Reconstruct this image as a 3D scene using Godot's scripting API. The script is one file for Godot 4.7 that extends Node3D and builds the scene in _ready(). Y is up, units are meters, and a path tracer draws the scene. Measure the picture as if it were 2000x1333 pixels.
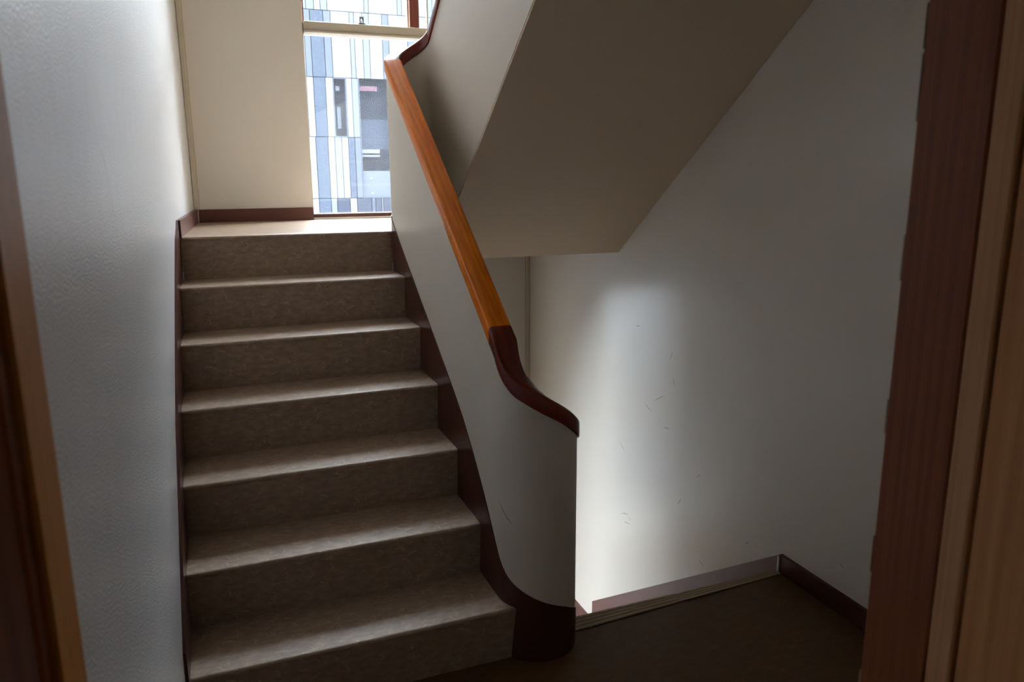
extends Node3D
# Concrete dog-leg stairwell seen through a timber doorway. Metres, y up; the flight in view climbs towards -z.

const RISE := 0.17
const GO := 0.2315
const RX := 1.1138          # face of the right wall
const ZF := -2.52           # face of the far wall
const LAND := 7.0 * 0.17    # upper half landing
const LOW := -7.0 * 0.17    # lower half landing
const ZD := -0.123          # edge of the floor where the flight goes down
const UX := 0.122           # axis of both U turns of the balustrade
const UR := 0.122
const UT := 0.057           # thickness of the balustrade
const Z1 := -0.08           # axis of the U turn at the floor
const Z2 := -1.36           # axis of the U turn on the half landing

var M := {}
var rng := RandomNumberGenerator.new()


func _ready() -> void:
	rng.seed = 20240611
	make_camera()
	make_light()
	make_materials()
	make_shell()
	make_windows()
	make_skirtings()
	make_staircase_up()
	make_staircase_down()
	make_staircase_above()
	make_balustrade()
	make_door()
	make_marks()
	make_building()


# ------------------------------------------------------------------ camera and light
func make_camera() -> void:
	var cam := Camera3D.new()
	cam.name = "camera"
	var yaw := 0.3698
	var pitch := 0.2116
	var roll := -0.0064
	var f := Vector3(sin(yaw) * cos(pitch), -sin(pitch), -cos(yaw) * cos(pitch))
	var r := Vector3(cos(yaw), 0, sin(yaw))
	var u := r.cross(f)
	var r2 := r * cos(roll) + u * sin(roll)
	var u2 := -r * sin(roll) + u * cos(roll)
	cam.transform = Transform3D(Basis(r2, u2, -f), Vector3(-0.7136, 1.4119, 1.8866))
	cam.keep_aspect = Camera3D.KEEP_HEIGHT
	var fov := rad_to_deg(2.0 * atan(666.5 / 1483.7))
	cam.fov = fov
	cam.near = 0.05
	cam.far = 200.0
	var at := CameraAttributesPhysical.new()
	at.frustum_focal_length = 12.0 / tan(deg_to_rad(fov) / 2.0)
	at.frustum_focus_distance = 3.2
	at.frustum_near = 0.05
	at.frustum_far = 200.0
	at.exposure_aperture = 7.0
	cam.attributes = at
	add_child(cam)
	cam.fov = fov
	cam.current = true


func make_light() -> void:
	var we := WorldEnvironment.new()
	we.name = "world_environment"
	var e := Environment.new()
	var sky := Sky.new()
	var sm := ProceduralSkyMaterial.new()
	sm.sky_top_color = Color(0.87, 0.935, 1.0)
	sm.sky_horizon_color = Color(0.91, 0.955, 1.0)
	sm.ground_bottom_color = Color(0.35, 0.35, 0.36)
	sm.ground_horizon_color = Color(0.45, 0.46, 0.48)
	sm.sun_angle_max = 1.0
	sky.sky_material = sm
	e.background_mode = Environment.BG_SKY
	e.sky = sky
	e.background_energy_multiplier = 8.0
	e.tonemap_mode = Environment.TONE_MAPPER_LINEAR
	e.tonemap_exposure = 1.0
	e.sdfgi_enabled = true
	e.ssao_enabled = true
	e.ssil_enabled = true
	we.environment = e
	add_child(we)
	var sun := DirectionalLight3D.new()      # the sun behind thin cloud, high over the roofs across the street
	sun.name = "hazy_sun"
	sun.light_color = Color(0.915, 0.96, 1.0)
	sun.light_energy = 27.0
	sun.light_angular_distance = 105.0
	sun.shadow_enabled = true
	sun.sky_mode = DirectionalLight3D.SKY_MODE_LIGHT_ONLY
	var to := Vector3(0.0, -0.60, 1.0).normalized()
	sun.transform = Transform3D(Basis.looking_at(to, Vector3.UP), Vector3(0, 8, -6))
	add_child(sun)


# ------------------------------------------------------------------ materials
func noise_bytes(n: int, freq: float, octaves: int, sd: int, type := FastNoiseLite.TYPE_SIMPLEX_SMOOTH) -> PackedByteArray:
	var fn := FastNoiseLite.new()
	fn.seed = sd
	fn.noise_type = type
	fn.frequency = freq
	fn.fractal_type = FastNoiseLite.FRACTAL_FBM if octaves > 1 else FastNoiseLite.FRACTAL_NONE
	fn.fractal_octaves = octaves
	var im := fn.get_seamless_image(n, n)
	im.convert(Image.FORMAT_L8)
	return im.get_data()


func tex(im: Image) -> ImageTexture:
	return ImageTexture.create_from_image(im)


func rgb_image(n: int, px: PackedByteArray) -> ImageTexture:
	return tex(Image.create_from_data(n, n, false, Image.FORMAT_RGB8, px))


func wood_tex(dark: Color, light: Color, sd: int, pores := 0.25) -> ImageTexture:
	var n := 512
	var a := noise_bytes(n, 0.006, 3, sd)
	var b := noise_bytes(n, 0.02, 2, sd + 7)
	var px := PackedByteArray()
	px.resize(n * n * 3)
	for y in n:
		for x in n:
			var v1: float = a[((y) % n) * n + (x * 5 + a[y * n + x] / 12) % n] / 255.0
			var v2: float = b[((y * 2) % n) * n + (x * 16) % n] / 255.0
			var t := clampf((v1 - 0.5) * 1.3 + 0.5, 0.0, 1.0) * (1.0 - pores) + pores * v2
			t = clampf((t - 0.5) * 1.25 + 0.5, 0.0, 1.0)
			var i := (y * n + x) * 3
			px[i] = int(255.0 * lerpf(dark.r, light.r, t))
			px[i + 1] = int(255.0 * lerpf(dark.g, light.g, t))
			px[i + 2] = int(255.0 * lerpf(dark.b, light.b, t))
	return rgb_image(n, px)


func lino_tex(base: Color, sd: int) -> ImageTexture:
	var n := 1024
	var a := noise_bytes(n, 0.012, 4, sd)
	var b := noise_bytes(n, 0.03, 3, sd + 3)
	var im_px := PackedByteArray()
	im_px.resize(n * n * 3)
	for y in n:
		for x in n:
			var v1: float = a[((y * 2) % n) * n + x] / 255.0 - 0.5
			var v2: float = b[((y * 4) % n) * n + (x * 2) % n] / 255.0 - 0.5
			var k := 1.0 + 0.22 * v1 + 0.10 * v2
			var i := (y * n + x) * 3
			im_px[i] = int(clampf(255.0 * base.r * k, 0, 255))
			im_px[i + 1] = int(clampf(255.0 * base.g * k, 0, 255))
			im_px[i + 2] = int(clampf(255.0 * base.b * k, 0, 255))
	# short marbling strokes, pale and dark
	var r := RandomNumberGenerator.new()
	r.seed = sd
	for s in 480:
		var p := Vector2(r.randf() * n, r.randf() * n)
		var ang := r.randfn(0.0, 0.5)
		var l := r.randf_range(8, 55)
		var gain := r.randf_range(1.2, 1.7) if r.randf() < 0.6 else r.randf_range(0.5, 0.8)
		for k in int(l):
			ang += r.randfn(0.0, 0.22)
			p += Vector2(cos(ang), sin(ang))
			for w in (2 if r.randf() < 0.6 else 1):
				var i := (posmod(int(p.y) + w, n) * n + posmod(int(p.x), n)) * 3
				for c in 3:
					im_px[i + c] = int(clampf(255.0 * [base.r, base.g, base.b][c] * gain, 0, 255))
	return rgb_image(n, im_px)


func bump_tex(freq: float, sd: int, strength: float, octaves := 2) -> ImageTexture:
	var n := 512
	var im := Image.create_from_data(n, n, false, Image.FORMAT_L8, noise_bytes(n, freq, octaves, sd))
	im.convert(Image.FORMAT_RGBA8)
	im.bump_map_to_normal_map(strength)
	return tex(im)


func streak_tex(sd: int, lo: float, hi: float) -> ImageTexture:   # soft upright streaks where the gloss has been wiped: a roughness map
	var n := 256
	var fn := FastNoiseLite.new()
	fn.seed = sd
	fn.frequency = 0.012
	fn.fractal_octaves = 2
	var im := fn.get_seamless_image(n, n)
	im.convert(Image.FORMAT_RGBF)
	var out := Image.create(n, n, false, Image.FORMAT_RGBF)
	for y in n:
		for x in n:
			var v := im.get_pixel((x * 3) % n, y).r * 0.6 + im.get_pixel((x * 3 + 1) % n, y).r * 0.4
			v = lerpf(lo, hi, clampf((v - 0.5) * 1.5 + 0.5, 0, 1))
			out.set_pixel(x, y, Color(v, v, v))
	return tex(out)


func mat(called: String, c: Color, rough := 0.5, spec := 0.5) -> StandardMaterial3D:
	var m := StandardMaterial3D.new()
	m.resource_name = called
	m.albedo_color = c
	m.roughness = rough
	m.metallic_specular = spec
	M[called] = m
	return m


func tri(m: StandardMaterial3D, scale: Vector3) -> void:
	m.uv1_triplanar = true
	m.uv1_world_triplanar = true
	m.uv1_scale = scale
	m.uv1_triplanar_sharpness = 4.0


func make_materials() -> void:
	var peel := bump_tex(0.13, 11, 3.0, 1)
	var cream := Color(0.865, 0.84, 0.793)
	var m := mat("paint", cream, 0.31)
	m.normal_enabled = true
	m.normal_texture = peel
	m.normal_scale = 0.04
	tri(m, Vector3(1.6, 1.6, 1.6))
	m = mat("paint_left", Color(0.845, 0.84, 0.835), 1.0, 0.75)            # the wall by the flight: gloss paint put on with a roller
	m.roughness_texture = streak_tex(9, 0.29, 0.38)
	m.normal_enabled = true
	m.normal_texture = peel
	m.normal_scale = 0.35
	m.clearcoat_enabled = true
	m.clearcoat = 0.8
	m.clearcoat_roughness = 0.42
	tri(m, Vector3(2.4, 2.4, 2.4))
	m = mat("paint_balustrade", cream, 0.36)
	mat("paint_plain", cream, 0.5)
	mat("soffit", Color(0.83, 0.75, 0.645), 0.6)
	m = mat("lino", Color(1, 1, 1), 0.48)
	m.albedo_texture = lino_tex(Color(0.63, 0.545, 0.465), 3)
	tri(m, Vector3(1.6, 1.6, 1.6))
	m = mat("lino_landing", Color(1, 1, 1), 0.3)        # less worn than the steps, still polished
	m.albedo_texture = M["lino"].albedo_texture
	tri(m, Vector3(1.6, 1.6, 1.6))
	m = mat("lino_floor", Color(1, 1, 1), 0.4)
	m.albedo_texture = lino_tex(Color(0.38, 0.265, 0.14), 8)
	tri(m, Vector3(1.4, 1.4, 1.4))
	mat("skirting", Color(0.36, 0.20, 0.16), 0.35)
	mat("band", Color(0.30, 0.15, 0.12), 0.3)
	mat("plaster_white", Color(0.86, 0.84, 0.80), 0.5)
	m = mat("rail", Color(1, 1, 1), 0.3, 0.35)
	m.albedo_texture = wood_tex(Color(0.86, 0.42, 0.03), Color(0.99, 0.58, 0.08), 21)
	m.uv1_scale = Vector3(3.0, 0.9, 1)
	m = mat("rail_dark", Color(1, 1, 1), 0.25)
	m.albedo_texture = wood_tex(Color(0.38, 0.10, 0.03), Color(0.50, 0.16, 0.06), 22)
	m.uv1_scale = Vector3(3.0, 0.9, 1)
	m = mat("jamb_wood", Color(1, 1, 1), 0.4)
	m.albedo_texture = wood_tex(Color(0.53, 0.26, 0.08), Color(0.63, 0.33, 0.12), 31)
	tri(m, Vector3(7.0, 0.5, 7.0))
	m = mat("stop_wood", Color(1, 1, 1), 0.32)
	m.albedo_texture = wood_tex(Color(0.84, 0.62, 0.42), Color(0.92, 0.70, 0.50), 32)
	tri(m, Vector3(6.0, 0.6, 6.0))
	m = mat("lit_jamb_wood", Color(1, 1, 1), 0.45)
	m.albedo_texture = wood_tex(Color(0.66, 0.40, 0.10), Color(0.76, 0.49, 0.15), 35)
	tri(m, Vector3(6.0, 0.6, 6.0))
	m = mat("leaf_wood", Color(1, 1, 1), 0.32)
	m.albedo_texture = wood_tex(Color(0.84, 0.58, 0.33), Color(0.93, 0.67, 0.41), 33)
	tri(m, Vector3(4.0, 0.5, 4.0))
	m = mat("frame_wood", Color(1, 1, 1), 0.45)
	m.albedo_texture = wood_tex(Color(0.44, 0.20, 0.14), Color(0.55, 0.28, 0.20), 34)
	tri(m, Vector3(8.0, 1.0, 8.0))
	mat("frame_dark", Color(0.26, 0.11, 0.07), 0.4)
	mat("frame_cream", Color(0.78, 0.74, 0.66), 0.45)
	mat("strip_pale", Color(0.78, 0.71, 0.61), 0.45)
	mat("strip_brown", Color(0.30, 0.22, 0.15), 0.6)
	m = mat("metal", Color(0.30, 0.31, 0.33), 0.3)
	m.metallic = 0.9
	m = mat("steel", Color(0.75, 0.76, 0.78), 0.25)
	m.metallic = 0.9
	m = mat("glass", Color(0.92, 0.96, 1.0, 0.008), 0.02)
	m.transparency = BaseMaterial3D.TRANSPARENCY_ALPHA
	m = mat("glass_far", Color(0.92, 0.96, 1.0, 0.01), 0.02, 0.2)
	m.transparency = BaseMaterial3D.TRANSPARENCY_ALPHA
	mat("scuff", Color(0.42, 0.40, 0.37), 0.7)
	mat("gouge", Color(0.30, 0.22, 0.15), 0.8)
	mat("chip", Color(0.75, 0.70, 0.64), 0.6)
	# the building across the street
	mat("panel_white", Color(0.60, 0.60, 0.60), 0.6)
	mat("panel_pale", Color(0.50, 0.515, 0.54), 0.6)
	mat("panel_mist", Color(0.42, 0.445, 0.48), 0.6)
	m = mat("panel_blue", Color(1, 1, 1), 0.6)
	m.albedo_texture = lino_tex(Color(0.34, 0.375, 0.425), 12)
	tri(m, Vector3(0.5, 0.5, 0.5))
	m = mat("panel_slate", Color(1, 1, 1), 0.6)
	m.albedo_texture = lino_tex(Color(0.27, 0.295, 0.345), 13)
	tri(m, Vector3(0.5, 0.5, 0.5))
	mat("joint", Color(0.38, 0.41, 0.46), 0.8)
	mat("window_inside", Color(0.16, 0.18, 0.22), 0.8)
	mat("window_sky", Color(0.24, 0.28, 0.34), 0.6)
	mat("blind_pink", Color(0.50, 0.36, 0.40), 0.8)
	mat("knob_white", Color(0.8, 0.8, 0.8), 0.5)


# ------------------------------------------------------------------ building helpers
func numbered(called: String) -> String:
	if not has_node(NodePath(called)):
		return called
	var k := 1
	while has_node(NodePath("%s_%03d" % [called, k])):
		k += 1
	return "%s_%03d" % [called, k]


func thing(called: String, label: String, category: String, at := Vector3.ZERO, group := "") -> Node3D:
	var o := Node3D.new()
	o.name = numbered(called)
	add_child(o)
	o.position = at
	tag(o, label, category, group)
	return o


func tag(o: Node3D, label: String, category := "", group := "") -> void:
	o.set_meta("label", label)
	if category != "":
		o.set_meta("category", category)
	if group != "":
		o.set_meta("group", group)


func part(called: String, st: SurfaceTool, m: String, parent: Node3D) -> MeshInstance3D:
	var o := MeshInstance3D.new()
	var n := called
	var k := 1
	while parent.has_node(NodePath(n)):
		n = "%s_%03d" % [called, k]
		k += 1
	o.name = n
	st.generate_normals()
	o.mesh = st.commit()
	o.material_override = M[m]
	parent.add_child(o, true)
	return o


func struct(called: String, st: SurfaceTool, m: String, label: String, category := "") -> MeshInstance3D:
	var o := part(called, st, m, self)
	o.set_meta("kind", "structure")
	o.set_meta("label", label)
	if category != "":
		o.set_meta("category", category)
	return o


func group_struct(called: String, label: String, category: String) -> Node3D:
	var o := Node3D.new()
	o.name = called
	add_child(o)
	tag(o, label, category)
	o.set_meta("kind", "structure")
	return o


func geo() -> SurfaceTool:
	var st := SurfaceTool.new()
	st.begin(Mesh.PRIMITIVE_TRIANGLES)
	st.set_smooth_group(-1)
	return st


func quad(st: SurfaceTool, a: Vector3, b: Vector3, c: Vector3, d: Vector3, ua := Vector2(0, 0), ub := Vector2(1, 0), uc := Vector2(1, 1), ud := Vector2(0, 1)) -> void:
	# a b c d counter-clockwise seen from outside
	for v in [[a, ua], [c, uc], [b, ub], [a, ua], [d, ud], [c, uc]]:
		st.set_uv(v[1])
		st.add_vertex(v[0])


func box(st: SurfaceTool, lo: Vector3, hi: Vector3) -> void:
	hexa(st, [Vector3(lo.x, lo.y, hi.z), Vector3(hi.x, lo.y, hi.z), Vector3(hi.x, lo.y, lo.z), Vector3(lo.x, lo.y, lo.z)],
		[Vector3(lo.x, hi.y, hi.z), Vector3(hi.x, hi.y, hi.z), Vector3(hi.x, hi.y, lo.z), Vector3(lo.x, hi.y, lo.z)])


func hexa(st: SurfaceTool, lower: Array, upper: Array) -> void:   # rings counter-clockwise seen from above
	st.set_smooth_group(-1)
	var n := lower.size()
	for i in n:
		var j := (i + 1) % n
		quad(st, lower[i], lower[j], upper[j], upper[i])
	quad(st, upper[0], upper[1], upper[2], upper[3])
	quad(st, lower[3], lower[2], lower[1], lower[0])


func bevel_box(st: SurfaceTool, lo: Vector3, hi: Vector3, b := 0.004) -> void:   # arrises of the box chamfered
	st.set_smooth_group(-1)
	var c := (lo + hi) / 2.0
	var h := (hi - lo) / 2.0
	b = minf(b, 0.4 * minf(h.x, minf(h.y, h.z)))
	var faces := [[0, 1, 2], [1, 2, 0], [2, 0, 1]]
	for f in faces:
		for s in [-1.0, 1.0]:
			var p := []
			for uv in [[-1, -1], [1, -1], [1, 1], [-1, 1]]:
				var v := Vector3.ZERO
				v[f[0]] = s * h[f[0]]
				v[f[1]] = uv[0] * (h[f[1]] - b)
				v[f[2]] = uv[1] * (h[f[2]] - b)
				p.append(c + v)
			if s < 0:
				p.reverse()
			quad(st, p[0], p[1], p[2], p[3])
	for f in faces:                     # the twelve chamfers, along axis f[0]
		for s1 in [-1.0, 1.0]:
			for s2 in [-1.0, 1.0]:
				var p := []
				for e in [[0, -1], [0, 1], [1, 1], [1, -1]]:
					var v := Vector3.ZERO
					v[f[0]] = e[1] * (h[f[0]] - b)
					v[f[1]] = s1 * (h[f[1]] - (b if e[0] == 1 else 0.0))
					v[f[2]] = s2 * (h[f[2]] - (0.0 if e[0] == 1 else b))
					p.append(c + v)
				var nn: Vector3 = (p[1] - p[0]).cross(p[3] - p[0])
				if nn.dot((p[0] + p[2]) / 2.0 - c) < 0:
					p.reverse()
				quad(st, p[0], p[1], p[2], p[3])
	for s1 in [-1.0, 1.0]:
		for s2 in [-1.0, 1.0]:
			for s3 in [-1.0, 1.0]:
				var s := Vector3(s1, s2, s3)
				var p := []
				for k in 3:
					var v := s * (h - Vector3(b, b, b))
					v[k] = s[k] * h[k]
					p.append(c + v)
				var nn: Vector3 = (p[1] - p[0]).cross(p[2] - p[0])
				if nn.dot(s) < 0:
					p.reverse()
				for v in [p[0], p[2], p[1]]:
					st.set_uv(Vector2.ZERO)
					st.add_vertex(v)


func loft(st: SurfaceTool, rings: Array, smooth_edges: bool, caps := true) -> void:
	# rings of equal length, each counter-clockwise seen against the way they advance; smooth along the way, and across it if asked
	var n: int = rings[0].size()
	var along := 0.0
	var mid0 := Vector3.ZERO
	var lens := []
	for k in rings.size():
		var mid := Vector3.ZERO
		for p in rings[k]:
			mid += p / n
		if k > 0:
			along += mid.distance_to(mid0)
		mid0 = mid
		lens.append(along)
	var u := [0.0]
	for j in n:
		u.append(u[j] + rings[0][j].distance_to(rings[0][(j + 1) % n]))
	for j in n:
		st.set_smooth_group(1 if smooth_edges else j + 1)
		var j2 := (j + 1) % n
		for k in rings.size() - 1:
			quad(st, rings[k][j], rings[k][j2], rings[k + 1][j2], rings[k + 1][j], Vector2(u[j], lens[k]), Vector2(u[j + 1], lens[k]), Vector2(u[j + 1], lens[k + 1]), Vector2(u[j], lens[k + 1]))
	if caps:
		for e in [0, rings.size() - 1]:
			st.set_smooth_group(-1)
			var mid := Vector3.ZERO
			for p in rings[e]:
				mid += p / n
			for j in n:
				var a: Vector3 = rings[e][j]
				var b: Vector3 = rings[e][(j + 1) % n]
				var tri_ := [mid, a, b] if e == 0 else [mid, b, a]
				for v in tri_:
					st.set_uv(Vector2(v.x + v.z, v.y))
					st.add_vertex(v)


func tube(st: SurfaceTool, a: Vector3, b: Vector3, r: float, n := 10) -> void:
	var d := (b - a).normalized()
	var x := d.cross(Vector3.UP if absf(d.y) < 0.9 else Vector3.RIGHT).normalized()
	var y := d.cross(x)
	var r0 := []
	var r1 := []
	for k in n:
		var o := (x * cos(TAU * k / n) + y * sin(TAU * k / n)) * r
		r0.append(a + o)
		r1.append(b + o)
	loft(st, [r0, r1], true)


func left_x(z: float) -> float:      # the left wall is not quite square to the flight
	var t := maxf(0.0, -z - 0.55) / 1.97
	return -0.873 + 0.070 * t * (0.55 + 0.45 * minf(t, 1.0))


func nose(z: float) -> float:        # pitch line of the nosings of the flight going up
	return RISE - z * RISE / GO


# ------------------------------------------------------------------ walls, floors, ceilings
func make_shell() -> void:
	var st := geo()
	var y0 := -2.6
	var y1 := 6.2
	var wall_rings := []
	for z in [1.25, 0.4, -0.2, -0.55, -0.8, -1.1, -1.4, -1.7, -2.0, -2.3, ZF - 0.05]:
		wall_rings.append([Vector3(-1.25, y0, z), Vector3(left_x(z), y0, z), Vector3(left_x(z), y1, z), Vector3(-1.25, y1, z)])
	loft(st, oriented(wall_rings), false)
	struct("wall_left", st, "paint_left", "glossy cream wall on the left of the staircase, shining blue", "wall")

	st = geo()
	box(st, Vector3(RX, y0, ZF - 0.05), Vector3(RX + 0.25, y1, 1.25))
	struct("wall_right", st, "paint", "scuffed cream wall on the right, behind the balustrade and under the sloping soffit", "wall")

	st = geo()                        # the wall with the windows, in piers and spandrels
	box(st, Vector3(-1.3, y0, ZF - 0.30), Vector3(-0.19, y1, ZF))
	box(st, Vector3(0.62, y0, ZF - 0.30), Vector3(1.4, y1, ZF))
	box(st, Vector3(0.48, LOW - 0.1, ZF - 0.30), Vector3(0.62, LAND, ZF))
	for yy in [[y0, LOW + 0.03], [0.74, LAND + 0.012], [3.40, 3.60], [5.8, y1]]:
		box(st, Vector3(-0.19, yy[0], ZF - 0.30), Vector3(0.62, yy[1], ZF))
	struct("wall_far", st, "paint", "beige painted far wall beside the tall window above the landing", "wall")

	st = geo()                        # the wall with the doorway
	box(st, Vector3(0.10, y0, 1.255), Vector3(RX + 0.25, 2.2, 1.335))
	box(st, Vector3(-1.25, y0, 1.255), Vector3(-0.95, 2.2, 1.335))
	box(st, Vector3(-0.95, 2.06, 1.255), Vector3(0.10, 2.2, 1.335))
	box(st, Vector3(-1.25, 2.2, 1.255), Vector3(RX + 0.25, y1, 1.45))
	struct("wall_front", st, "paint_plain", "cream wall round the doorway the photograph is taken through", "wall")

	st = geo()
	box(st, Vector3(-1.25, -0.2, ZD), Vector3(RX + 0.2, 0, 3.8))
	struct("floor", st, "lino_floor", "dark brown marbled linoleum floor at the foot of the stairs", "floor")

	st = geo()
	box(st, Vector3(-1.0, LAND - 0.136, ZF - 0.02), Vector3(RX + 0.05, LAND, -6 * GO - 0.017))
	var ring0 := []                   # rounded edge of the landing
	struct("floor_landing", st, "lino_landing", "half landing of brown linoleum, bright under the tall window", "floor")

	st = geo()
	box(st, Vector3(-1.0, LOW - 0.18, ZF - 0.02), Vector3(RX + 0.05, LOW, ZD - 6 * GO))
	struct("floor_lower", st, "lino_floor", "lower half landing at the foot of the flight going down", "floor")

	st = geo()                        # slabs of the storey above, and the closing of the shaft
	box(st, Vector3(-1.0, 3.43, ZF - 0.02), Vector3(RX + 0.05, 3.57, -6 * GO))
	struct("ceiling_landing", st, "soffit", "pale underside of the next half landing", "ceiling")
	st = geo()
	box(st, Vector3(-1.25, -2.75, ZF - 0.3), Vector3(RX + 0.25, -2.55, 1.45))
	struct("floor_bottom", st, "lino_floor", "floor at the bottom of the stairwell, out of sight", "floor")
	st = geo()
	box(st, Vector3(-1.3, 5.95, ZF - 0.3), Vector3(RX + 0.25, 6.2, 1.45))
	struct("ceiling_top", st, "soffit", "pale ceiling at the top of the stairwell", "ceiling")
	st = geo()
	box(st, Vector3(-1.25, 2.1, 0.012), Vector3(RX + 0.2, 2.38, 1.26))
	struct("ceiling", st, "soffit", "pale ceiling over the foot of the stairs", "ceiling")

	st = geo()                        # passage behind the camera
	box(st, Vector3(-1.6, -0.2, 3.7), Vector3(1.6, 2.4, 3.85))
	box(st, Vector3(-1.6, -0.2, 1.335), Vector3(-1.45, 2.4, 3.8))
	box(st, Vector3(1.45, -0.2, 1.335), Vector3(1.6, 2.4, 3.8))
	box(st, Vector3(-1.6, 2.2, 1.335), Vector3(1.6, 2.4, 3.8))
	box(st, Vector3(-1.6, -0.2, 1.3), Vector3(-1.2, 2.4, 1.34))
	box(st, Vector3(1.3, -0.2, 1.3), Vector3(1.6, 2.4, 1.34))
	struct("wall_passage", st, "paint_plain", "cream walls of the passage in front of the doorway", "wall")

	for t in [[-1, "thin cream corner trim where left wall meets the beige wall", LAND, 3.43], [1, "thin cream corner trim between scuffed right wall and dark far wall", LOW, LAND - 0.136]]:
		st = geo()
		var x: float = left_x(ZF) if t[0] < 0 else RX
		var s: float = -t[0]
		var xs := [x, x + s * 0.022]
		xs.sort()
		bevel_box(st, Vector3(xs[0], t[2], ZF), Vector3(xs[1], t[3], ZF + 0.012), 0.003)
		xs = [x + s * 0.022, x + s * 0.030]
		xs.sort()
		box(st, Vector3(xs[0], t[2], ZF), Vector3(xs[1], t[3], ZF + 0.006))
		struct("trim_1" if t[0] < 0 else "trim_2", st, "frame_cream", t[1], "trim")


# ------------------------------------------------------------------ windows
func make_windows() -> void:
	for w in [[1, LAND + 0.012, 3.40, 0.62], [2, LOW + 0.03, 0.74, 0.48], [3, 3.60, 5.8, 0.62]]:
		var o := group_struct("window_%d" % w[0], ["tall window above the half landing, cream transom and brown upper sash", "window of the lower landing, hidden behind the balustrade", "window of the landing above, out of sight"][w[0] - 1], "window")
		var b: float = w[1]
		var t: float = w[2]
		var rx: float = w[3]
		var z := ZF - 0.09
		var st := geo()
		bevel_box(st, Vector3(-0.19, b, z), Vector3(rx, b + 0.02, ZF - 0.002), 0.003)
		part("sill", st, "frame_dark", o)
		st = geo()
		bevel_box(st, Vector3(-0.19, b + 0.02, z), Vector3(-0.183, t, ZF - 0.02), 0.002)
		bevel_box(st, Vector3(rx - 0.04, b + 0.02, z), Vector3(rx, t, ZF - 0.02), 0.003)
		bevel_box(st, Vector3(-0.183, t - 0.03, z), Vector3(rx - 0.04, t, ZF - 0.02), 0.003)
		part("frame", st, "frame_cream", o)
		var ty := b + 0.975
		st = geo()
		bevel_box(st, Vector3(-0.183, ty + 0.012, z), Vector3(rx - 0.04, ty + 0.060, ZF + 0.006), 0.004)
		bevel_box(st, Vector3(-0.183, ty, z), Vector3(rx - 0.04, ty + 0.012, ZF + 0.016), 0.003)
		part("transom", st, "frame_cream", o)
		st = geo()
		box(st, Vector3(-0.183, b + 0.02, z + 0.03), Vector3(rx - 0.04, ty, z + 0.034))
		part("pane", st, "glass", o)
		st = geo()
		box(st, Vector3(-0.172, ty + 0.06, z + 0.03), Vector3(0.40, t - 0.03, z + 0.034))
		part("pane", st, "glass", o)
		st = geo()
		box(st, Vector3(0.455, ty + 0.06, z + 0.03), Vector3(rx - 0.04, t - 0.03, z + 0.034))
		if rx > 0.55:
			part("pane", st, "glass", o)
		st = geo()
		bevel_box(st, Vector3(-0.183, ty + 0.06, z + 0.01), Vector3(-0.174, t - 0.03, z + 0.055), 0.002)
		part("sash_stile", st, "frame_wood", o)
		st = geo()
		bevel_box(st, Vector3(0.40, ty + 0.06, z + 0.01), Vector3(0.455, t - 0.03, z + 0.075), 0.003)
		part("sash_stile", st, "frame_wood", o)
		st = geo()
		box(st, Vector3(0.392, ty + 0.06, z + 0.02), Vector3(0.40, t - 0.03, z + 0.05))
		box(st, Vector3(-0.174, ty + 0.06, z + 0.02), Vector3(0.40, ty + 0.068, z + 0.05))
		if rx > 0.55:
			box(st, Vector3(0.505, ty + 0.06, z + 0.02), Vector3(0.513, t - 0.03, z + 0.05))
		part("glazing_bead", st, "frame_cream", o)
		if w[0] == 1:
			var c := Vector3(0.130, ty + 0.06, ZF - 0.012)
			st = geo()
			bevel_box(st, c + Vector3(-0.018, 0, -0.012), c + Vector3(0.018, 0.006, 0.012), 0.002)
			var h := part("latch", st, "metal", o)
			h.set_meta("label", "small dark metal window latch")
			st = geo()
			bevel_box(st, c + Vector3(-0.011, 0.006, -0.006), c + Vector3(-0.006, 0.040, 0.006), 0.001)
			bevel_box(st, c + Vector3(0.006, 0.006, -0.006), c + Vector3(0.011, 0.040, 0.006), 0.001)
			bevel_box(st, c + Vector3(-0.011, 0.034, -0.006), c + Vector3(0.011, 0.040, 0.006), 0.001)
			part("latch_bracket", st, "metal", h)
			st = geo()
			tube(st, c + Vector3(-0.004, 0.008, 0.004), c + Vector3(0.005, 0.030, 0.004), 0.0025, 8)
			tube(st, c + Vector3(-0.006, 0.030, 0.004), c + Vector3(0.005, 0.030, 0.004), 0.0025, 8)
			part("latch_lever", st, "steel", h)


# ------------------------------------------------------------------ skirtings
func strip_along(st: SurfaceTool, a: Vector3, b: Vector3, h: float, out: Vector3) -> void:
	# a skirting board from a to b (its foot on the wall), h high, standing out of the wall by out
	var lower := [a, a + out, b + out, b]
	if (a + out - a).cross(b - a).y < 0:
		lower = [b, b + out, a + out, a]
	var up := Vector3.UP * h
	var chamfer := []
	for p in lower:
		chamfer.append(p + up)
	hexa(st, lower, chamfer)


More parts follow.
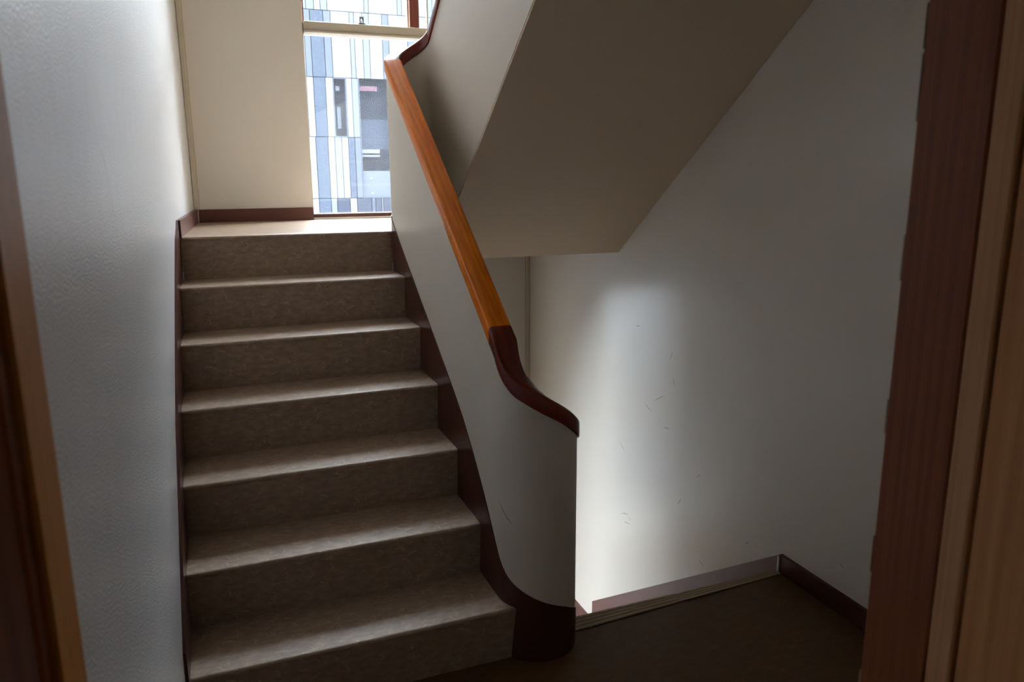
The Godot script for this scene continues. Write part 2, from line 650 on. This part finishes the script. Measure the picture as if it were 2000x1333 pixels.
func make_skirtings() -> void:
	var h := 0.068
	var st := geo()
	var zn := -6 * GO
	strip_along(st, Vector3(left_x(zn), LAND, zn + 0.002), Vector3(left_x(ZF), LAND, ZF), h, Vector3(0.016, 0, 0))
	struct("baseboard_landing_left", st, "skirting", "short brown skirting on the left wall at the half landing", "skirting")
	st = geo()
	strip_along(st, Vector3(left_x(ZF), LAND, ZF), Vector3(-0.19, LAND, ZF), h, Vector3(0, 0, 0.014))
	struct("baseboard_far", st, "skirting", "brown skirting along the foot of the beige far wall", "skirting")
	st = geo()                        # raked, down the left wall
	var a := 0.02
	var b := zn
	var o := Vector3(0.011, 0, 0)
	var sk := []
	for k in 11:
		var z := lerpf(a, b, k / 10.0)
		var p := Vector3(left_x(z) - 0.003, nose(z), z)
		sk.append([p + Vector3(0, -0.28, 0), p + o + Vector3(0, -0.28, 0), Vector3(p.x + o.x, minf(p.y + 0.105, LAND + h), z), Vector3(p.x, minf(p.y + 0.105, LAND + h), z)])
	loft(st, oriented(sk), false)
	strip_along(st, Vector3(left_x(a), 0, a), Vector3(left_x(1.25), 0, 1.25), h, o)
	struct("baseboard_left", st, "band", "narrow dark raked skirting between left wall and the steps", "skirting")
	st = geo()
	strip_along(st, Vector3(RX, 0, ZD), Vector3(RX, 0, 1.25), 0.07, Vector3(-0.014, 0, 0))
	struct("baseboard_right", st, "band", "dark level skirting on the right wall beside the door frame", "skirting")
	st = geo()                        # raked, down the right wall: falls from the floor edge towards the lower landing
	a = ZD
	b = -1.572
	var d := func(z: float) -> float: return 0.070 + (z - ZD) * 0.688
	var low := func(z: float) -> float: return d.call(z) - 0.42
	o = Vector3(-0.012, 0, 0)
	hexa(st, [Vector3(RX, low.call(a), a), Vector3(RX, low.call(b), b), Vector3(RX, low.call(b), b) + o, Vector3(RX, low.call(a), a) + o],
		[Vector3(RX, d.call(a), a), Vector3(RX, d.call(b), b), Vector3(RX, d.call(b), b) + o, Vector3(RX, d.call(a), a) + o])
	struct("baseboard_raked", st, "skirting", "grey-brown raked skirting falling along the right wall beyond the floor edge", "skirting")
	st = geo()
	strip_along(st, Vector3(RX, LOW, -1.634), Vector3(RX, LOW, ZF), 0.14, Vector3(-0.012, 0, 0))
	struct("baseboard_lower", st, "skirting", "brown skirting glimpsed at the lower landing beyond the newel", "skirting")
	st = geo()                        # white bead in the corner of the two skirtings
	box(st, Vector3(RX - 0.020, 0, ZD - 0.002), Vector3(RX - 0.014, 0.066, ZD + 0.004))
	struct("trim_3", st, "plaster_white", "pale sealant line in the corner of the two dark skirtings", "trim")
	st = geo()
	box(st, Vector3(left_x(ZF) + 0.016, LAND, ZF + 0.014), Vector3(left_x(ZF) + 0.020, LAND + h, ZF + 0.018))
	struct("trim_4", st, "plaster_white", "pale sealant line in the landing skirting corner", "trim")


# ------------------------------------------------------------------ flights
func tread_ring(x: float, y: float, zn: float, depth: float) -> Array:   # section of a tread with its rounded nosing, z towards the viewer
	var r := 0.009
	var p := []
	p.append(Vector3(x, y - 0.03, zn - depth))
	p.append(Vector3(x, y - 0.03, zn - 0.006))
	for k in 6:
		var a := -PI / 6 + (PI / 2 + PI / 6) * k / 5.0
		p.append(Vector3(x, y - r + sin(a) * r, zn - r + cos(a) * r))
	p.append(Vector3(x, y, zn - depth))
	return p


func make_step(o: Node3D, n: int, yb: float, zb: float, x0: float, x1: float, x1low: float) -> void:
	# step n of the flight: a riser raking back under the nosing, and a tread
	var y := yb + RISE
	var st := geo()
	var ov := 0.017
	var q := [Vector3(x0, yb - 0.02, zb - ov), Vector3(x1low, yb - 0.02, zb - ov), Vector3(x1low, yb - 0.02, zb - ov - 0.03), Vector3(x0, yb - 0.02, zb - ov - 0.03)]
	var t := [Vector3(x0, y - 0.008, zb - 0.002), Vector3(x1, y - 0.008, zb - 0.002), Vector3(x1, y - 0.008, zb - 0.04), Vector3(x0, y - 0.008, zb - 0.04)]
	hexa(st, q, t)
	part("riser", st, "lino", o)
	st = geo()
	loft(st, [tread_ring(x1, y, zb, GO + 0.03), tread_ring(x0, y, zb, GO + 0.03)], false)
	part("tread", st, "lino", o)


func carriage(st: SurfaceTool, x0: float, x1: float, za: float, ya: float, zb: float, yb: float, down: float, up: float) -> void:
	# sloping slab between x0 and x1 from (za, ya) to (zb, yb) on its underside line
	hexa(st, [Vector3(x0, ya, za), Vector3(x1, ya, za), Vector3(x1, yb, zb), Vector3(x0, yb, zb)] if za > zb else [Vector3(x0, yb, zb), Vector3(x1, yb, zb), Vector3(x1, ya, za), Vector3(x0, ya, za)],
		[Vector3(x0, ya + up, za), Vector3(x1, ya + up, za), Vector3(x1, yb + up, zb), Vector3(x0, yb + up, zb)] if za > zb else [Vector3(x0, yb + up, zb), Vector3(x1, yb + up, zb), Vector3(x1, ya + up, za), Vector3(x0, ya + up, za)])


func make_staircase_up() -> void:
	var o := thing("staircase", "flight of brown marbled linoleum steps climbing from the floor to the bright half landing", "staircase")
	for n in range(1, 8):
		var zb := -(n - 1) * GO
		var x0 := left_x(zb) + 0.009
		if n < 7:
			make_step(o, n, (n - 1) * RISE, zb, x0, 0.035 if n == 1 else 0.001, 0.018 if n == 1 else 0.001)
		else:
			var st := geo()
			hexa(st, [Vector3(x0, LAND - RISE - 0.02, zb - 0.017), Vector3(0.001, LAND - RISE - 0.02, zb - 0.017), Vector3(0.001, LAND - RISE - 0.02, zb - 0.047), Vector3(x0, LAND - RISE - 0.02, zb - 0.047)],
				[Vector3(x0, LAND - 0.008, zb - 0.002), Vector3(0.001, LAND - 0.008, zb - 0.002), Vector3(0.001, LAND - 0.008, zb - 0.04), Vector3(x0, LAND - 0.008, zb - 0.04)])
			part("riser", st, "lino", o)
			st = geo()
			loft(st, [tread_ring(0.001, LAND + 0.001, zb, 0.06), tread_ring(left_x(zb) + 0.017, LAND + 0.001, zb, 0.06)], false)
			part("tread", st, "lino", o)
	var st2 := geo()
	carriage(st2, -0.80, 0.0, -0.30, 0.03, -1.36, 0.808, 0, 0.17)
	part("carriage", st2, "soffit", o)


func make_staircase_down() -> void:
	var o := thing("staircase", "flight going down past the dark newel, with a pale ribbed nosing at its top edge", "staircase", Vector3(0.7, 0, ZD))
	o.position = Vector3.ZERO
	var x0 := 0.2465
	for n in range(0, 6):
		var y := -(n + 1) * RISE
		var z := ZD - n * GO
		var st := geo()
		loft(st, [tread_ring_down(RX - 0.001, y, z), tread_ring_down(x0, y, z)], false)
		part("tread", st, "lino_floor", o)
	for n in range(0, 7):
		var y := -n * RISE
		var z := ZD - n * GO
		var st := geo()
		box(st, Vector3(x0, y - RISE - 0.02, z - 0.012 if n else z - 0.012), Vector3(RX - 0.001, y - 0.03, z + 0.02))
		part("riser", st, "lino_floor", o)
	var sl := geo()
	carriage(sl, x0, RX - 0.001, ZD - 0.02, -0.36, ZD - 6 * GO, -1.36, 0, 0.15)
	part("carriage", sl, "soffit", o)
	# nosing strip with four ribs
	var stp := geo()
	var xa := 0.247
	var xb := RX - 0.0145
	hexa(stp, [Vector3(xa, -0.018, ZD + 0.064), Vector3(xb, -0.018, ZD + 0.018), Vector3(xb, -0.018, ZD - 0.012), Vector3(xa, -0.018, ZD - 0.012)],
		[Vector3(xa, 0.0012, ZD + 0.064), Vector3(xb, 0.0012, ZD + 0.018), Vector3(xb, 0.0012, ZD - 0.012), Vector3(xa, 0.0012, ZD - 0.012)])
	var strip := part("nosing_strip", stp, "strip_brown", o)
	strip.set_meta("label", "pale ribbed stair nosing")
	for k in 4:
		stp = geo()
		var z := ZD - 0.010 + k * 0.0185          # the strip narrows towards the wall
		var z2 := ZD - 0.010 + k * 0.0070
		hexa(stp, [Vector3(xa, 0.001, z + 0.0125), Vector3(xb, 0.001, z2 + 0.0045), Vector3(xb, 0.001, z2), Vector3(xa, 0.001, z)],
			[Vector3(xa, 0.0055, z + 0.0095), Vector3(xb, 0.0045, z2 + 0.0040), Vector3(xb, 0.0045, z2 + 0.0005), Vector3(xa, 0.0055, z + 0.002)])
		part("rib", stp, "strip_pale", strip)


func tread_ring_down(x: float, y: float, z: float) -> Array:   # tread from riser face z back to the next edge z - GO
	return [Vector3(x, y - 0.03, z - GO - 0.012), Vector3(x, y - 0.03, z + 0.01), Vector3(x, y, z + 0.01), Vector3(x, y, z - GO - 0.012)]


func soffit_y(z: float) -> float:
	return 0.968 + 0.7416 * (z + 1.5)


func make_staircase_above() -> void:
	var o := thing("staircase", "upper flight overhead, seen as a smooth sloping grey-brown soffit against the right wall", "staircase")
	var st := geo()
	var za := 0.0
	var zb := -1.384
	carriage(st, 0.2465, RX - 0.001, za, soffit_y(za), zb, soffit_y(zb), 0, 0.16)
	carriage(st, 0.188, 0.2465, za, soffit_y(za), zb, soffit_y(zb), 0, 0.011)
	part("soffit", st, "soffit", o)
	for n in range(1, 8):
		var z := -6 * GO + (n - 1) * GO
		var y := LAND + n * RISE
		st = geo()
		box(st, Vector3(0.2465, y - RISE - 0.02, z), Vector3(RX - 0.001, y - 0.028, z + 0.03))
		part("riser", st, "lino", o)
		st = geo()
		box(st, Vector3(0.2465, y - 0.028, z - 0.012), Vector3(RX - 0.001, y, z + GO + (0.01 if n < 7 else -GO + 0.012)))
		part("tread", st, "lino", o)
	# and the slab of the next flight, over the one in view
	st = geo()
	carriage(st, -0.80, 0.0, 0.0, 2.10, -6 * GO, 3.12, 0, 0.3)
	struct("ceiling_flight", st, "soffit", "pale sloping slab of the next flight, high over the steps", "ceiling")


# ------------------------------------------------------------------ balustrade
func ramp(t: float, keys: Array) -> float:
	for k in keys.size() - 1:
		if t <= keys[k + 1][0]:
			var u := clampf((t - keys[k][0]) / (keys[k + 1][0] - keys[k][0]), 0, 1)
			var p0: float = keys[maxi(k - 1, 0)][1]
			var p1: float = keys[k][1]
			var p2: float = keys[k + 1][1]
			var p3: float = keys[mini(k + 2, keys.size() - 1)][1]
			var t0: float = keys[maxi(k - 1, 0)][0]
			var t1: float = keys[k][0]
			var t2: float = keys[k + 1][0]
			var t3: float = keys[mini(k + 2, keys.size() - 1)][0]
			var m1 := (p2 - p0) / maxf(t2 - t0, 1e-6) * (t2 - t1)
			var m2 := (p3 - p1) / maxf(t3 - t1, 1e-6) * (t2 - t1)
			return (2 * u * u * u - 3 * u * u + 1) * p1 + (u * u * u - 2 * u * u + u) * m1 + (-2 * u * u * u + 3 * u * u) * p2 + (u * u * u - u * u) * m2
	return keys[-1][1]


func balustrade_path() -> Array:
	# stations from the lower landing round the newel, up the flight in view, round the half landing and up overhead:
	# {p: centre line on plan, n: outward normal, bottom, band, rail (underside of the handrail)}
	var out := []
	var rc := UR - UT / 2
	# down flight side
	for k in 12:
		var z := lerpf(-1.56, Z1, k / 12.0)
		var d := (z - ZD) * RISE / GO
		out.append({"p": Vector3(UX + rc, 0, z), "n": Vector3.RIGHT, "bottom": d - 0.34, "band": minf(d + 0.12, 0.10), "rail": 0.64 + 0.72 * (z - Z1), "zone": 0})
	var rails := [[0, 0.915], [15, 0.868], [36, 0.822], [54, 0.800], [73.5, 0.775], [102.5, 0.738], [147, 0.672], [180, 0.64]]
	var bands := [[0, 0.315], [23, 0.262], [44, 0.232], [77, 0.196], [110, 0.164], [150, 0.118], [180, 0.10]]
	for k in 37:
		var phi := 180.0 - 5.0 * k
		var a := deg_to_rad(phi)
		var n := Vector3(-cos(a), 0, sin(a))
		out.append({"p": Vector3(UX, 0, Z1) + n * rc, "n": n, "bottom": -0.30 if phi > 170 else -0.002, "band": ramp(phi, bands), "rail": ramp(phi, rails), "zone": 1})
	var strings := [[0.08, 0.315], [0.14, 0.385], [0.204, 0.458], [0.30, 0.552], [0.428, 0.658], [0.756, 0.864], [1.161, 1.112], [1.40, 1.262]]
	for k in range(1, 33):
		var s := lerpf(-Z1, -Z2, k / 32.0)
		var bottom := nose(-s) - 0.34
		out.append({"p": Vector3(UX - rc, 0, -s), "n": Vector3.LEFT, "bottom": minf(maxf(bottom, -0.002), 1.0), "band": ramp(s, strings), "rail": 0.857 + 0.72 * s, "zone": 2})
	var r0 := 0.857 + 0.72 * -Z2
	for k in range(1, 37):
		var phi := 5.0 * k
		var a := deg_to_rad(phi)
		var n := Vector3(-cos(a), 0, -sin(a))
		out.append({"p": Vector3(UX, 0, Z2) + n * rc, "n": n, "bottom": lerpf(0.80, 1.06, phi / 180.0), "band": lerpf(1.255, LAND + 0.07, minf(phi / 40.0, 1.0)), "rail": lerpf(r0, 1.975, phi / 180.0), "zone": 3})
	for k in range(1, 25):
		var z := lerpf(Z2, -0.004, k / 24.0)
		out.append({"p": Vector3(UX + rc, 0, z), "n": Vector3.RIGHT, "bottom": soffit_y(z) + 0.012, "band": LAND + 0.3, "rail": 1.975 + 0.72 * (z - Z2), "zone": 4})
	return out


func rail_ring(s: Dictionary) -> Array:
	var o := 0.007
	var w := UT / 2 + o
	var y: float = s.rail
	var h := 0.054
	var r := 0.010
	var pts := []
	for c in [[1, 0.004, 0, 0.004], [1, h - r, 1, r], [-1, h - r, 2, r], [-1, 0.004, 3, 0.004]]:
		var rr: float = c[3]
		for k in 4:
			var a: float = -PI / 2 + PI / 2 * c[2] + PI / 2 * k / 3.0
			pts.append(s.p + s.n * (c[0] * (w - rr) + rr * cos(a)) + Vector3.UP * (y + c[1] + rr * sin(a)))
	return pts


func make_balustrade() -> void:
	var path := balustrade_path()
	var o := thing("balustrade", "solid cream balustrade with polished wood handrail and dark brown foot, curving round the newel", "balustrade")
	var rings := []
	for s in path:
		var a: Vector3 = s.p + s.n * UT / 2
		var b: Vector3 = s.p - s.n * UT / 2
		rings.append([a + Vector3.UP * s.bottom, a + Vector3.UP * (s.rail + 0.004), b + Vector3.UP * (s.rail + 0.004), b + Vector3.UP * s.bottom])
	var st := geo()
	loft(st, oriented(rings), false)
	part("balustrade_wall", st, "paint_balustrade", o)
	# brown band at the foot, on the outer face
	var br := []
	for s in path:
		if s.zone == 4:
			continue
		var a: Vector3 = s.p + s.n * (UT / 2 + 0.0025)
		var b: Vector3 = s.p + s.n * (UT / 2 - 0.002)
		br.append([a + Vector3.UP * (s.bottom + 0.001), a + Vector3.UP * s.band, b + Vector3.UP * s.band, b + Vector3.UP * (s.bottom + 0.001)])
	st = geo()
	loft(st, oriented(br), false)
	part("foot_band", st, "band", o)
	# handrail in lengths, as it is jointed
	for piece in [["handrail_wreath", [0, 1], "rail_dark", "dark red-brown curved end of the handrail"], ["handrail", [2], "rail", "orange varnished straight handrail"], ["handrail_turn", [3, 4], "rail_dark", "red-brown handrail turning up to the next flight"]]:
		var rr := []
		for k in path.size():
			var s: Dictionary = path[k]
			if s.zone in piece[1] or (k > 0 and path[k - 1].zone in piece[1]):
				rr.append(rail_ring(s))
		st = geo()
		loft(st, oriented(rr), true)
		var h := part(piece[0], st, piece[2], o)
		h.set_meta("label", piece[3])


func oriented(rings: Array) -> Array:   # turns the rings round where they run clockwise
	var n: int = rings[0].size()
	var mid := Vector3.ZERO
	var nxt := Vector3.ZERO
	for j in n:
		mid += rings[0][j] / n
		nxt += rings[1][j] / n
	var area := Vector3.ZERO
	for j in n:
		area += (rings[0][j] - mid).cross(rings[0][(j + 1) % n] - mid)
	if area.dot(nxt - mid) < 0:
		for r in rings:
			r.reverse()
	return rings


# ------------------------------------------------------------------ the doorway
func make_door() -> void:
	var o := group_struct("door_1", "open wooden doorway framing the view, dark jambs and a light brown door leaf on the right", "door")
	var st := geo()
	bevel_box(st, Vector3(0.0, 0, 1.253), Vector3(0.10, 2.06, 1.339), 0.002)
	part("jamb", st, "jamb_wood", o)
	st = geo()
	bevel_box(st, Vector3(0.0, 0, 1.340), Vector3(0.06, 2.06, 1.3695), 0.002)
	part("door_stop", st, "stop_wood", o)
	st = geo()
	bevel_box(st, Vector3(0.001, 0.008, 1.3745), Vector3(0.041, 2.04, 2.17), 0.002)
	var leaf := part("door_leaf", st, "leaf_wood", o)
	leaf.set_meta("label", "light brown wooden door leaf standing open")
	st = geo()
	box(st, Vector3(0.012, 0, 1.3685), Vector3(0.05, 2.06, 1.3755))
	part("gap_seal", st, "frame_dark", o)
	st = geo()
	var z := 1.2522
	var y := 0.4
	while y < 2.0:                    # paint chips along the far arris of the jamb
		var l := rng.randf_range(0.015, 0.07)
		bevel_box(st, Vector3(-0.0003, y, z - 0.0003), Vector3(0.0022, y + l, z + rng.randf_range(0.001, 0.0022)), 0.0003)
		y += l + rng.randf_range(0.0, 0.03) + (0.12 if y < 1.3 else 0.0)
	part("chipped_edge", st, "chip", o)
	st = geo()
	bevel_box(st, Vector3(-0.945, 0, 1.247), Vector3(-0.84, 2.06, 1.325), 0.003)
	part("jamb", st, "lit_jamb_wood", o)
	st = geo()
	bevel_box(st, Vector3(-1.10, 0, 1.325), Vector3(-0.846, 2.12, 1.345), 0.003)
	part("architrave", st, "jamb_wood", o)
	st = geo()
	bevel_box(st, Vector3(-0.945, 2.06, 1.253), Vector3(0.10, 2.12, 1.345), 0.003)
	part("head", st, "jamb_wood", o)


# ------------------------------------------------------------------ wear
func make_marks() -> void:
	var wall := get_node("wall_right") as Node3D
	# hairline scuffs on the right wall: (z, y, length, slope)
	var marks := [[-1.02, 0.40, 0.10, 0.6], [-1.10, 0.37, 0.07, -0.5], [-0.93, 0.30, 0.05, 0.2], [-1.30, -0.28, 0.09, 0.5], [-1.26, -0.31, 0.06, 0.4], [-1.22, -0.26, 0.03, -0.7], [-0.80, -0.02, 0.05, 0.9], [-0.66, 0.16, 0.03, 1.4], [-1.33, 0.10, 0.07, -0.4], [-0.62, -0.20, 0.04, -0.3], [-0.9, 0.62, 0.05, 2.0], [-0.87, 0.55, 0.04, -2.0], [0.14, 0.165, 0.02, -0.5], [-0.33, 0.01, 0.03, 0.7], [-1.2, 0.72, 0.04, 0.2]]
	for mk in marks:
		var st := geo()
		var last := Vector3(RX, mk[1], mk[0])
		var dir := Vector3(0, mk[3], 1).normalized()
		var bend := rng.randf_range(-0.5, 0.5)
		for k in 6:
			var nxt: Vector3 = last + dir * mk[2] / 6.0
			var up := dir.cross(Vector3.RIGHT).normalized() * 0.0011 * sin(PI * (k + 0.7) / 6.6)
			var out := Vector3(-0.0006, 0, 0)
			quad(st, last - up + out, last + up + out, nxt + up + out, nxt - up + out)
			last = nxt
			dir = dir.rotated(Vector3.RIGHT, bend * 0.15)
		part("scuff", st, "scuff", wall)
	# gouge in the newel
	var b := get_node("balustrade") as Node3D
	var st2 := geo()
	for k in 8:
		var t0 := k / 8.0
		var t1 := (k + 1) / 8.0
		var f := func(t: float, off: float) -> Vector3:
			var phi := deg_to_rad(lerpf(2.0, 32.0, t))
			var y := lerpf(0.492, 0.432, t) + off
			var c := Vector3(UX - UR * cos(phi) - 0.0006, y, Z1 + UR * sin(phi) + 0.0004)
			return c
		var w0 := 0.0004 + 0.0026 * t0 * (1.0 - t0 * t0 * 0.8)
		var w1 := 0.0004 + 0.0026 * t1 * (1.0 - t1 * t1 * 0.8)
		quad(st2, f.call(t0, -w0), f.call(t1, -w1), f.call(t1, w1), f.call(t0, w0))
	part("gouge", st2, "gouge", b)
	# thin scratch on the left wall
	var lw := get_node("wall_left") as Node3D
	st2 = geo()
	for k in 6:
		var za := 0.47 - 0.016 * k
		var zb := za - 0.016
		var ya := 1.46 - 0.006 * k * k * 0.5 - 0.01 * k
		var yb := 1.46 - 0.006 * (k + 1) * (k + 1) * 0.5 - 0.01 * (k + 1)
		quad(st2, Vector3(left_x(za) + 0.0006, ya - 0.0008, za), Vector3(left_x(zb) + 0.0006, yb - 0.0008, zb), Vector3(left_x(zb) + 0.0006, yb + 0.0008, zb), Vector3(left_x(za) + 0.0006, ya + 0.0008, za))
	part("scratch", st2, "scuff", lw)


# ------------------------------------------------------------------ the building across the street
const BZ := -28.0
const BK := 1.8811          # widths were read at 14 m beyond the origin and carried out to BZ

func bx(x: float) -> float:
	return -0.7136 + (x + 0.7136) * BK


func by(y: float) -> float:
	return 1.4119 + (y - 1.4119) * BK


func panel(o: Node3D, x0: float, x1: float, y0: float, y1: float, m: String) -> MeshInstance3D:
	var st := geo()
	var j := 0.010
	bevel_box(st, Vector3(x0 + j, y0 + j, BZ), Vector3(x1 - j, y1 - j, BZ + 0.06), 0.006)
	return part("cladding_panel", st, m, o)


func far_window(o: Node3D, x0: float, x1: float, y0: float, y1: float, rich := 0) -> MeshInstance3D:
	var st := geo()
	var f := 0.035
	for r in [[x0, x1, y0, y0 + f], [x0, x1, y1 - f, y1], [x0, x0 + f, y0 + f, y1 - f], [x1 - f, x1, y0 + f, y1 - f]]:
		bevel_box(st, Vector3(r[0], r[2], BZ), Vector3(r[1], r[3], BZ + 0.05), 0.005)
	var w := part("window", st, "panel_mist", o)
	st = geo()
	box(st, Vector3(x0 + f, y0 + f, BZ + 0.012), Vector3(x1 - f, y1 - f, BZ + 0.018))
	part("pane", st, "glass_far", w)
	st = geo()
	box(st, Vector3(x0, y0, BZ - 0.50), Vector3(x1, y1, BZ - 0.45))
	part("room_back", st, "window_inside", w)
	if rich == 1:
		st = geo()
		bevel_box(st, Vector3(bx(2.21), by(3.14), BZ - 0.25), Vector3(bx(2.59), by(3.235), BZ - 0.15))
		part("roller_blind", st, "blind_pink", w)
		st = geo()
		box(st, Vector3(x0 + f, by(2.0), BZ - 0.44), Vector3(x1 - f, by(2.60), BZ - 0.40))
		part("back_panel", st, "window_sky", w)
		st = geo()
		bevel_box(st, Vector3(bx(2.19), by(1.92), BZ - 0.35), Vector3(bx(2.585), by(2.0), BZ - 0.1))
		part("desk_edge", st, "panel_pale", w)
		st = geo()
		bevel_box(st, Vector3(bx(2.19), by(1.85), BZ - 0.35), Vector3(bx(2.585), by(1.89), BZ - 0.1))
		part("desk_edge", st, "panel_pale", w)
		st = geo()
		bevel_box(st, Vector3(bx(2.20), y0 + f, BZ - 0.40), Vector3(bx(2.82), by(1.57), BZ - 0.06))
		part("cabinet", st, "panel_mist", w)
		for k in [[2.38, 1.43], [2.39, 1.12]]:
			st = geo()
			tube(st, Vector3(bx(k[0]), by(k[1]), BZ - 0.06), Vector3(bx(k[0]), by(k[1]), BZ - 0.02), 0.028, 10)
			part("knob", st, "knob_white", w)
	elif rich == 2:
		st = geo()
		bevel_box(st, Vector3(bx(1.76), by(3.13), BZ - 0.3), Vector3(bx(1.84), by(3.22), BZ - 0.2))
		part("lamp_shade", st, "panel_pale", w)
		st = geo()
		bevel_box(st, Vector3(bx(1.77), by(2.40), BZ - 0.3), Vector3(bx(1.84), by(2.82), BZ - 0.2))
		part("hanging_coat", st, "panel_mist", w)
	return w


func make_building() -> void:
	var o := thing("office_building", "building across the street clad in white, grey and blue vertical panels", "building")
	var st := geo()
	box(st, Vector3(-16, -9, BZ - 8), Vector3(30, 10.6, BZ - 0.55))
	box(st, Vector3(-16, -9, BZ - 0.56), Vector3(bx(0.2), 10.6, BZ))
	box(st, Vector3(bx(6.2), -9, BZ - 0.56), Vector3(30, 10.6, BZ))
	part("body", st, "joint", o)
	st = geo()
	box(st, Vector3(-16.2, 10.6, BZ - 8.2), Vector3(30.2, 10.9, BZ + 0.15))
	part("parapet", st, "panel_pale", o)
	var W := "panel_white"
	var P := "panel_pale"
	var G := "panel_mist"
	var B := "panel_blue"
	var S := "panel_slate"
	var rows := {
		"Z": [by(4.59), by(5.82), [[1.2, P], [1.26, P], [1.41, W], [1.53, P], [1.66, W], [2.37, P], [2.46, W], [3.03, P], [3.12, W], [3.6, P]]],
		"A": [by(3.36), by(4.59), [[1.2, G], [1.32, B], [1.57, G], [1.71, W], [2.07, P], [2.16, W], [2.32, P], [2.45, W], [2.71, G], [2.84, W], [3.22, G], [3.35, W], [3.6, P]]],
		"B": [by(2.23), by(3.36), [[1.19, W], [1.32, B], [1.55, W], [1.69, "w2"], [1.95, W], [2.06, P], [2.19, "w1"], [2.86, W], [3.1, B], [3.4, W], [3.6, P]]],
		"C": [by(1.03), by(2.23), [[1.17, W], [1.30, B], [1.54, W], [1.67, P], [1.81, W], [1.94, B], [2.07, G], [2.19, "skip"], [2.86, W], [3.1, B], [3.4, W], [3.6, P]]],
		"D": [by(-0.15), by(1.03), [[1.17, W], [1.30, B], [1.54, P], [1.66, S], [1.92, W], [2.06, S], [2.36, B], [2.44, S], [2.57, P], [2.60, S], [2.86, W], [3.1, B], [3.4, W], [3.6, P]]],
		"E": [by(-1.33), by(-0.15), [[1.17, W], [1.30, B], [1.54, W], [1.9, P], [2.1, S], [2.5, W], [2.86, B], [3.1, W], [3.4, P], [3.6, W]]],
	}
	for key in rows:
		var y0: float = rows[key][0]
		var y1: float = rows[key][1]
		var cols: Array = rows[key][2].duplicate()
		var r := RandomNumberGenerator.new()
		r.seed = hash(key)
		var left := []
		var x := 0.2
		while x < 1.0:
			left.append([x, [W, P, B, W, G][r.randi() % 5]])
			x += r.randf_range(0.13, 0.3)
		left.append([maxf(x, 1.05) if x < 1.12 else 1.1, W])
		cols = left + cols
		x = 3.75
		while x < 6.1:
			cols.append([x, [W, P, B, W, G, S][r.randi() % 6]])
			x += r.randf_range(0.15, 0.4)
		cols.append([6.2, W])
		for k in cols.size() - 1:
			var a: float = bx(cols[k][0])
			var b: float = bx(cols[k + 1][0])
			if b - a < 0.03:
				continue
			match cols[k][1]:
				"w1": far_window(o, a, b, by(1.03), y1 + 0.10, 1)
				"w2": far_window(o, a, b, y0, y1, 2)
				"skip": pass
				_: panel(o, a, b, y0, y1, cols[k][1])
	st = geo()
	box(st, Vector3(bx(0.2), -9, BZ - 0.56), Vector3(bx(6.2), by(-1.33), BZ))
	box(st, Vector3(bx(0.2), by(5.82), BZ - 0.56), Vector3(bx(6.2), 10.6, BZ + 0.05))
	part("plain_cladding", st, "panel_pale", o)
	tag_ground()


func tag_ground() -> void:
	var st := geo()
	box(st, Vector3(-40, -9.2, -60), Vector3(50, -9, ZF - 0.4))
	struct("ground", st, "joint", "grey street far below, between the two buildings", "street")
